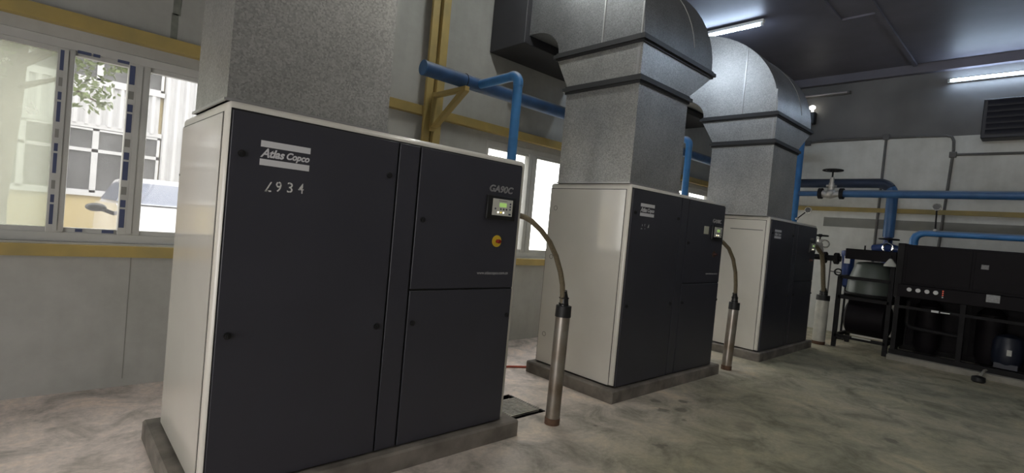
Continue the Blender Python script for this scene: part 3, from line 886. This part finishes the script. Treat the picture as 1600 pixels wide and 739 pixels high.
# conduits on the far wall
def conduit(name, pts, label, boxes=()):
    t = thing(name, label, 'conduit', pts[0], 'grey cable conduits on the far wall')
    MB().tube(pts, .022, 8).build('pipe_run', CONDUIT, t)
    for p in boxes:
        MB().box((p[0]-.03, p[1]-.05, p[2]-.05), (p[0]+.02, p[1]+.05, p[2]+.05), .006, 1).build('junction_box', CONDUIT, t)
xw = XF-.025
conduit('wall_conduit', [(xw, 4.0, 3.60), (xw, 3.75, 3.735), (xw, 3.40, 3.78), (xw, 2.40, 3.772), (xw, 1.53, 3.745), (xw, 1.46, 3.72), (xw, 1.43, 3.65), (xw, 1.42, 3.5), (xw, 1.50, 1.2), (xw, 1.50, .6)], 'long grey conduit along the far wall that turns down at its right end', [(xw, 3.72, 3.74), (xw, 1.42, 3.41)])
conduit('wall_conduit', [(xw, 2.40, 3.75), (xw, 2.41, 1.6), (xw, 2.41, .3)], 'straight vertical conduit on the far wall, left of the drop pipe', [(xw, 2.40, 3.78)])
conduit('wall_conduit', [(xw, 1.40, 3.41), (xw, .55, 3.405), (xw, -3.5, 3.40)], 'horizontal conduit branching right towards the frame edge')
lv = thing('louvre_box', 'dark box with slats high on the far wall', 'vent', (11.3, .2, 3.63))
MB().box((11.2, -1.5, 3.62), (XF-.002, 1.07, 4.26), .01, 1).build('casing', LOUVRE, lv)
for k in range(6):
    MB().hexa([(11.17, -1.45, 3.68+k*.095), (11.20, -1.45, 3.70+k*.095), (11.20, 1.02, 3.70+k*.095), (11.17, 1.02, 3.68+k*.095),
               (11.17, -1.45, 3.69+k*.095), (11.20, -1.45, 3.76+k*.095), (11.20, 1.02, 3.76+k*.095), (11.17, 1.02, 3.69+k*.095)]).build('slat', LOUVRE, lv)
sl = thing('emergency_light', 'tiny lit lamp on a dark bracket right of the farthest duct bend', 'lamp', (11.4, 3.67, 4.15))
MB().box((11.36, 3.62, 4.12), (XF-.002, 3.72, 4.36), .01, 1).build('bracket', BLACKP, sl)
MB().ball((11.36, 3.675, 4.44), .05, 1, 1.2, .9).cyl((11.40, 3.675, 4.33), (11.37, 3.675, 4.42), .02, 8).build('bulb', mat('small_lit_bulb', (1, .97, .85), .4, emit=5.0), sl)

# ------------------------------------------------------------------ tank stand (left of the dryer)
ts = thing('tank_stand', 'dark steel frame carrying a grey-green tank above a dark drum', 'tank stand', (10.05, 2.08, 0))
X0, X1, Y0, Y1 = 9.72, 10.5, 1.765, 2.46
for (x, y) in ((X0, Y1), (X0, Y0), (X1, Y1), (X1, Y0)):
    MB().box((x-.03, y-.03, 0), (x+.03, y+.03, 1.16 if y > 2 else 1.5)).build('leg', IRON, ts)
for z in (1.13, .80, .16):
    MB().box((X0-.03, Y0, z), (X0+.03, Y1, z+.05)).build('rail', IRON, ts)
    MB().box((X1-.03, Y0, z), (X1+.03, Y1, z+.05)).build('rail', IRON, ts)
    MB().box((X0, Y1-.025, z), (X1, Y1+.025, z+.05)).build('rail', IRON, ts)
    MB().box((X0, Y0-.025, z), (X1, Y0+.025, z+.05)).build('rail', IRON, ts)
tk = MB().tube([(10.1, 2.12, .86), (10.1, 2.12, .90), (10.1, 2.10, 1.10), (10.1, 2.09, 1.38), (10.1, 2.09, 1.42), (10.1, 2.09, 1.44)], [.24, .33, .33, .26, .22, .1], 32)
tk.build('upper_tank', GREEN, ts)
MB().torus((10.1, 2.12, .895), (0, 0, 1), .335, .02, 32, 8).build('tank_ring', IRON, ts)
MB().tube([(10.1, 2.42, .50), (10.1, 2.40, .50), (10.1, 2.36, .50), (10.1, 1.85, .50), (10.1, 1.80, .50), (10.1, 1.78, .50)], [.05, .22, .29, .29, .22, .05], 32).build('lower_drum', IRONB, ts)
MB().box((9.70, 1.735, 1.46), (10.5, 2.42, 1.63), .008, 1).build('top_tray', IRONB, ts)
MB().cyl((9.9, 2.20, 1.63), (9.9, 2.20, 1.70), .012, 8).build('spindle', IRON, ts)
MB().box((9.66, 1.95, .20), (9.69, 2.2, .215)).build('label_strip', PANELG, ts)
cp_ = thing('funnel_cap', 'pale cone-shaped cap hanging below the tray of the tank stand', 'cap', (9.68, 1.80, 1.40))
MB().tube([(9.68, 1.80, 1.40), (9.68, 1.80, 1.43), (9.68, 1.80, 1.52)], [.085, .08, .02], 18).build('cone', PANELG, cp_)
MB().cyl((9.68, 1.80, 1.51), (9.715, 1.80, 1.58), .012, 8).build('hook', IRON, cp_)
fb = thing('filter_bowl', 'upright blue filter bowl with a white label left of the tank', 'filter', (10.66, 2.60, .9))
FX, FY = 10.66, 2.60
MB().tube([(FX, FY, .94), (FX, FY, .98), (FX, FY, 1.06), (FX, FY, 1.45), (FX, FY, 1.53), (FX, FY, 1.59), (FX, FY, 1.61)], [.03, .08, .095, .095, .115, .115, .05], 20).build('bowl', BLUED, fb)
MB().box((FX-.101, FY-.05, 1.37), (FX-.096, FY+.04, 1.51)).build('label_sticker', WHITE, fb)
MB().torus((FX-.07, FY+.12, 1.20), (1, .3, 0), .055, .013, 16, 6).build('drain_ring', IRON, fb)
MB().cyl((FX, FY, .95), (FX, FY, .02), .018, 8).box((FX-.06, FY-.06, 0), (FX+.06, FY+.06, .02)).build('stand', IRON, fb)
fp = thing('flanged_pipe', 'short dark pipe with two bolted flanges beside the blue filter', 'pipe', (FX, 3.0, 1.44))
MB().cyl((FX, FY+.117, 1.44), (FX, 3.28, 1.44), .052, 16).build('pipe_run', IRON, fp)
for yy in (2.98, 2.785):
    m = MB().cyl((FX, yy-.03, 1.44), (FX, yy+.03, 1.44), .105, 20)
    for k in range(6):
        m.cyl((FX+.082*math.cos(k), yy-.042, 1.44+.082*math.sin(k)), (FX+.082*math.cos(k), yy+.042, 1.44+.082*math.sin(k)), .01, 6)
    m.build('flange', IRON, fp)
MB().tube([(FX, 3.28, 1.44), (FX-.05, 3.34, 1.44), (FX-.2, 3.36, 1.44), (8.997, 3.36, 1.44)], .052, 14).build('inlet', IRON, fp)
MB().cyl((FX, 2.875, 1.40), (FX, 2.875, 0), .013, 8).build('drain_tube', CONDUIT, fp)
MB().cyl((FX, 2.875, 1.20), (FX, 2.70, 1.19), .010, 8).build('drain_tube', CONDUIT, fp)
v3 = thing('outlet_valve', 'valve with a small handwheel at the right edge of the farthest compressor', 'valve', (9.6, 2.77, 1.6))
MB().tube([(8.997, 2.9, 1.66), (9.45, 2.85, 1.66), (9.6, 2.78, 1.64), (9.62, 2.76, 1.52)], [.045, .045, .06, .05], 14).cyl((9.6, 2.78, 1.64), (9.6, 2.78, 1.74), .035, 12).build('body', SILVER, v3)
MB().cyl((9.6, 2.78, 1.72), (9.6, 2.78, 1.81), .011, 8).build('stem', IRON, v3)
MB().torus((9.6, 2.70, 1.67), (1, 0, .2), .06, .012, 18, 6).build('ring', CHROME, v3)
handwheel((9.6, 2.78, 1.805), .11, v3)

# ------------------------------------------------------------------ air dryer at the right
tag(MB().box((9.50, -3.0, -.01), (11.0, 1.70, .08), .012, 1).build('concrete_plinth', mat('pale_plinth_concrete', (.36, .34, .29), .85, 0, .35, 4, bump=.4, bscale=25)), 'low concrete plinth under the dark dryer at the right', 'plinth', 'concrete plinths under the machines')
dr = thing('air_dryer', 'dark open-framed air dryer with four white dials at the right', 'air dryer', (10.1, .5, .08))
DX, DY0, DY1 = 9.63, -1.6, 1.70
MB().box((DX+.04, DY0, 1.15), (10.45, DY1, 1.76), .01, 1).build('upper_cabinet', IRONB, dr)
MB().box((DX+.02, DY1-.07, .95), (10.45, DY1+.02, 1.775), .006, 1).build('end_plate', IRON, dr)
B((10.40, DY0, .15), (10.42, DY1, 1.15)).build('shade_backing', IRONB, dr)  # dark sheet added so the open frame reads as deep shade
B((DX+.08, DY1-.05, .15), (10.40, DY1-.03, .95)).build('side_panel', IRONB, dr)  # second dark sheet added at the end for the same shade
ip = MB().box((DX, DY0, .965), (DX+.05, DY1-.03, 1.155), .006, 1).build('instrument_strip', IRONB, dr)
MB().box((DX+.035, .86, 1.19), (DX+.045, 1.60, 1.73), .004, 1).build('access_panel', IRONB, dr)
MB().box((DX+.035, -.35, 1.19), (DX+.045, .83, 1.73), .004, 1).build('access_panel', IRONB, dr)
for yy in (1.525, 1.42, 1.315, 1.215):
    MB().cyl((DX+.002, yy, 1.085), (DX-.012, yy, 1.085), .036, 20).build('dial_case', IRON, ip)
    MB().cyl((DX-.012, yy, 1.085), (DX-.014, yy, 1.085), .030, 20).build('dial', GREYB, ip)
for k, mm in enumerate((WHITE, REDL, REDL, REDL)):
    MB().cyl((DX+.002, 1.135, 1.03+k*.03), (DX-.010, 1.135, 1.03+k*.03), .010, 10).build('indicator', mm, ip)
MB().box((DX-.003, .535, 1.045), (DX+.001, .675, 1.150)).build('data_plate', mat('dull_aluminium_plate', (.33, .33, .33), .5, .2, .3, 40), ip)
MB().box((DX+.028, .68, 1.485), (DX+.036, .765, 1.555), .004, 1).build('badge', mat('badge_grey', (.14, .14, .14), .4, .4, .5, 60), dr)
for yy in (1.66, .90, -.4, DY0+.04):
    MB().box((DX+.01, yy-.03, .08), (DX+.07, yy+.03, .97)).build('post', IRON, dr)
    MB().box((10.38, yy-.03, .08), (10.44, yy+.03, 1.15)).build('post', IRON, dr)
MB().box((DX, DY0, .79), (DX+.06, DY1-.03, .83)).build('beam', IRON, dr)
MB().box((DX, DY0, .08), (DX+.08, DY1, .15)).build('skid_beam', IRON, dr)
MB().box((10.36, DY0, .08), (10.44, DY1, .15)).build('skid_beam', IRON, dr)
MB().box((DX-.002, 1.035, .80), (DX-.0005, 1.14, .815)).box((DX-.002, 1.16, .795), (DX-.0005, 1.245, .825)).build('label_strip', WHITE, dr)
for yy in (1.32, .62):
    MB().tube([(10.05, yy, .15), (10.05, yy, .25), (10.05, yy, .85), (10.05, yy, .95)], [.12, .16, .16, .08], 22).build('receiver', IRONB, dr)
MB().tube([(9.85, 1.55, .9), (9.85, 1.55, .55), (9.85, 1.50, .50), (9.85, .95, .48), (9.85, .9, .4), (9.85, .9, .15)], .03, 12).build('copper_line', IRON, dr)
mo = MB().tube([(9.95, .42, .20), (9.95, .42, .26), (9.95, .42, .50), (9.95, .42, .58), (9.95, .42, .62)], [.15, .17, .17, .14, .04], 24).box((9.80, .30, .15), (10.1, .54, .22))
mo.build('motor', mat('dark_navy_motor', (.012, .016, .03), .4), dr)
mo2 = MB().tube([(9.98, .02, .20), (9.98, .02, .26), (9.98, .02, .48), (9.98, .02, .55), (9.98, .02, .58)], [.15, .17, .17, .14, .04], 24).box((9.84, -.1, .15), (10.12, .14, .22))
mo2.build('motor', MATS['dark_navy_motor'], dr)
MB().box((9.775, .37, .34), (9.783, .42, .42)).build('motor_plate', PANELG, dr)
dt = thing('drain_trap', 'small black drain trap with a pale hose before the dryer plinth', 'drain trap', (9.2, .62, 0))
MB().tube([(9.17, .63, 0), (9.17, .63, .02), (9.17, .63, .07), (9.17, .63, .085)], [.06, .075, .07, .03], 16).build('trap_body', BLACK, dt)
MB().tube([(9.19, .63, .06), (9.30, .61, .10), (9.42, .60, .13), (9.56, .59, .12)], .016, 10).build('hose_run', PALEMETAL, dt)

# ------------------------------------------------------------------ fluorescent lamps
def lamp(x, y0, y1, z, label, power=1.0, col=(0.62, 0.78, 1.0), wall=False):
    t = thing('fluorescent_light', label, 'fluorescent light', (x, (y0+y1)/2, z), 'fluorescent tubes under the ceiling and on the far wall')
    hm = WHITE if power else CONDUIT
    if wall:       # batten screwed to the far wall
        MB().box((x+.03, y0-.03, z-.03), (XF-.001, y1+.03, z+.03), .006, 1).build('housing', hm, t)
        for yy in (y0, y1):
            MB().box((x-.018, yy-.018, z-.018), (x+.035, yy+.018, z+.018)).build('end_holder', hm, t)
    else:          # batten under the ceiling
        MB().box((x-.035, y0-.03, z+.025), (x+.035, y1+.03, z+.075), .006, 1).build('housing', hm, t)
        for yy in (y0, y1):
            MB().box((x-.018, yy-.018, z-.018), (x+.018, yy+.018, z+.03)).build('end_holder', hm, t)
        for yy in (y0+.2, y1-.2):
            MB().cyl((x, yy, z+.07), (x, yy, ZC), .006, 6).build('hanger', CONDUIT, t)
    MB().cyl((x, y0+.01, z), (x, y1-.01, z), .018, 12).build('tube', LIT(power, col) if power else UNLIT, t)
lamp(8.0, 3.42, 4.62, 4.95, 'lit fluorescent tube under the ceiling above the farthest duct bend', 1.0)
lamp(11.42, .37, 1.57, 4.70, 'lit fluorescent tube on the far wall at the right edge of the photograph', .8, wall=True)
lamp(11.42, 3.08, 4.28, 4.70, 'unlit fluorescent tube on the far wall right of the farthest duct', 0, wall=True)
WARM = (1.0, 0.96, 0.86)
lamp(5.60, 3.55, 4.65, 4.40, 'added unseen fluorescent tube between the middle and farthest duct bends', 1.4, (.75, .86, 1.0))  # added out of sight to brighten the farthest duct's left face
lamp(3.2, 2.92, 4.12, 4.45, 'added unseen fluorescent tube between the nearest and middle ducts', 1.6, (.95, .98, .95))  # added above the frame to brighten the wall and ducts around it
lamp(3.2, .22, 1.42, 4.45, 'added unseen fluorescent tube over the aisle before the nearest compressor', 3.2, WARM)  # added overhead, strength set to brighten aisle and machine fronts
lamp(6.85, .22, 1.42, 4.45, 'added unseen fluorescent tube over the aisle, second from the far wall', .8, WARM)  # added overhead as further fill for the aisle
lamp(-.45, .22, 1.42, 4.45, 'unlit fluorescent tube above the camera', 0)
lamp(-.45, 2.92, 4.12, 4.45, 'unlit fluorescent tube by the first window', 0)

# ------------------------------------------------------------------ outside the windows
S('trim_9', B((-22, YW+TH, -.12), (34, 26, -.02)), YARD)
fy = 12.0
fc = thing('factory_building', 'white corrugated factory building with a yellow base across the yard', 'building', (0, fy, 0))
FX0, FX1 = -9.0, 5.2
def corr(x0, x1, z0, z1):
    m = MB()
    p = .16
    poly = []
    n = int((x1-x0)/p)
    pts = []
    for i in range(n):
        xx = x0+i*p
        pts += [(xx, fy), (xx+.035, fy-.045), (xx+.075, fy-.045), (xx+.11, fy)]
    pts.append((x0+n*p, fy))
    back = [(x0+n*p, fy+.05), (x0, fy+.05)]
    m.prism(pts+back, 2, z0, z1)
    return m
B((FX0, fy+.05, 0), (FX1, fy+4, 6.4)).build('wall', YWALL, fc)
B((FX0, fy-.02, 0), (1.62, fy+.06, 1.34)).build('base_wall', YWALL, fc)
corr(1.62, FX1, 1.5, 6.4).build('corrugated_sheet', CORR, fc)
corr(FX0, 1.62, 2.62, 3.36).build('corrugated_sheet', CORR, fc)
corr(FX0, 1.62, 4.7, 6.4).build('corrugated_sheet', CORR, fc)
B((FX0, fy-.07, 1.34), (1.62, fy+.05, 1.40)).build('sill', CORR, fc)
B((FX0, fy-.05, 3.34), (1.62, fy+.05, 3.42)).build('sill', CORR, fc)
B((FX0, fy-.03, 2.55), (1.62, fy+.05, 2.64)).build('lintel', CORR, fc)
wxs = [1.60-.48*k for k in range(16)]
for (z0, z1, zt) in ((1.40, 2.56, 2.13), (3.42, 4.7, 4.2)):
    for k, xx in enumerate(wxs[:-1]):
        xa, xb = wxs[k+1], xx
        f = MB().box((xa, fy-.03, z0), (xa+.045, fy+.05, z1)).box((xb-.045, fy-.03, z0), (xb, fy+.05, z1)).box((xa, fy-.03, z0), (xb, fy+.05, z0+.045)).box((xa, fy-.03, z1-.045), (xb, fy+.05, z1)).box((xa, fy-.03, zt), (xb, fy+.05, zt+.06))
        wv = f.build('window', CORR, fc)
        B((xa+.04, fy+.0, z0+.04), (xb-.04, fy+.01, zt)).build('pane', DGLASS, wv)
        B((xa+.04, fy+.0, zt+.05), (xb-.04, fy+.01, z1-.04)).build('pane', DGLASS, wv)

# parked car facing the window
cr = thing('parked_car', 'white car parked outside the left window, mirror showing', 'car', (1.5, 7.8, -.02))
cx, cw = 1.46, .88
prof = [(5.9, .32), (5.85, .70), (5.95, 1.12), (6.25, 1.26), (6.95, 1.345), (7.05, 1.35), (9.9, 1.30), (10.1, 1.0), (10.1, .4), (9.6, .30)]
MB().prism(prof, 0, cx-cw, cx+cw).build('body', CARW, cr)
MB().hexa([(cx-cw+.03, 6.95, 1.33), (cx+cw-.03, 6.95, 1.33), (cx+cw-.03, 9.8, 1.28), (cx-cw+.03, 9.8, 1.28),
           (cx-cw+.17, 7.65, 1.66), (cx+cw-.17, 7.65, 1.66), (cx+cw-.17, 9.4, 1.64), (cx-cw+.17, 9.4, 1.64)]).build('cabin', CARW, cr)
MB().hexa([(cx-cw+.10, 6.93, 1.355), (cx+cw-.10, 6.93, 1.355), (cx+cw-.10, 6.97, 1.355), (cx-cw+.10, 6.97, 1.355),
           (cx-cw+.21, 7.57, 1.62), (cx+cw-.21, 7.57, 1.62), (cx+cw-.21, 7.61, 1.62), (cx-cw+.21, 7.61, 1.62)]).build('windscreen', CARG, cr)
MB().hexa([(cx-cw+.02, 7.2, 1.37), (cx-cw+.05, 7.2, 1.37), (cx-cw+.05, 9.4, 1.35), (cx-cw+.02, 9.4, 1.35),
           (cx-cw+.135, 7.7, 1.60), (cx-cw+.17, 7.7, 1.60), (cx-cw+.17, 9.1, 1.60), (cx-cw+.135, 9.1, 1.60)]).build('side_window', CARG, cr)
for s_ in (-1, 1):
    MB().ball((cx+s_*(cw+.16), 7.05, 1.29), .058, 1.6, .8, .8).cyl((cx+s_*(cw+.10), 7.08, 1.27), (cx+s_*(cw-.03), 7.12, 1.22), .022, 8).build('mirror', BLACKP, cr)
for (sx, yy) in ((-1, 6.7), (1, 6.7), (-1, 9.2), (1, 9.2)):
    MB().cyl((cx+sx*(cw-.18), yy, .33), (cx+sx*(cw+.01), yy, .33), .34, 22).build('wheel', BLACK, cr)
for s in (-1, 1):
    MB().ball((cx+s*.62, 5.90, .92), .12, 1.3, .6, .6).build('headlight', CHROME, cr)

# tree in the yard
tr_ = thing('yard_tree', 'green leafy tree in the yard outside the left window', 'tree', (-.55, 9.6, -.02))
trunk = MB().tube([(-.55, 9.6, -.05), (-.52, 9.6, 1.2), (-.42, 9.55, 2.4), (-.35, 9.5, 3.6), (-.30, 9.5, 4.6)], [.22, .17, .15, .12, .06], 12)
trunk.tube([(-.45, 9.55, 2.2), (-.9, 9.3, 2.9), (-1.3, 9.0, 3.5)], [.1, .07, .03], 8)
trunk.tube([(-.38, 9.5, 3.0), (.25, 9.1, 3.45), (.85, 8.8, 3.5)], [.08, .05, .015], 8)
trunk.tube([(-.38, 9.5, 2.7), (.05, 9.3, 2.9), (.5, 9.1, 2.65)], [.05, .03, .01], 8)
trunk.build('trunk', BARK, tr_)
rnd = random.Random(3)
vs, fs = [], []
def leaf(c, s):
    d = Vector((rnd.uniform(-1, 1), rnd.uniform(-1, 1), rnd.uniform(-1, .4))).normalized()
    w = d.cross(Vector((rnd.uniform(-1, 1), rnd.uniform(-1, 1), rnd.uniform(-1, 1)))).normalized()
    c = Vector(c); k = len(vs)
    for q in (c, c+d*s*.5+w*s*.22, c+d*s, c+d*s*.5-w*s*.22):
        vs.append(q)
    fs.append((k, k+1, k+2, k+3))
for (c, R, n) in (((-.9, 9.3, 3.7), .85, 1100), ((-.2, 9.4, 4.3), 1.0, 1200), ((.35, 9.05, 3.55), .55, 650), ((.75, 8.85, 3.35), .33, 260), ((-1.6, 9.3, 3.4), .8, 700), ((.42, 9.05, 2.80), .28, 150), ((-.75, 9.2, 2.95), .35, 260)):
    for i in range(n):
        while True:
            p = Vector((rnd.uniform(-1, 1), rnd.uniform(-1, 1), rnd.uniform(-1, 1)))
            if p.length < 1: break
        leaf(Vector(c)+p*R, rnd.uniform(.07, .13))
me = bpy.data.meshes.new('foliage')
me.from_pydata([v-ORG[tr_] for v in vs], [], fs)
me.materials.append(LEAF)
fo = bpy.data.objects.new('foliage', me)
COL.objects.link(fo); fo.parent = tr_; fo['kind'] = 'stuff'
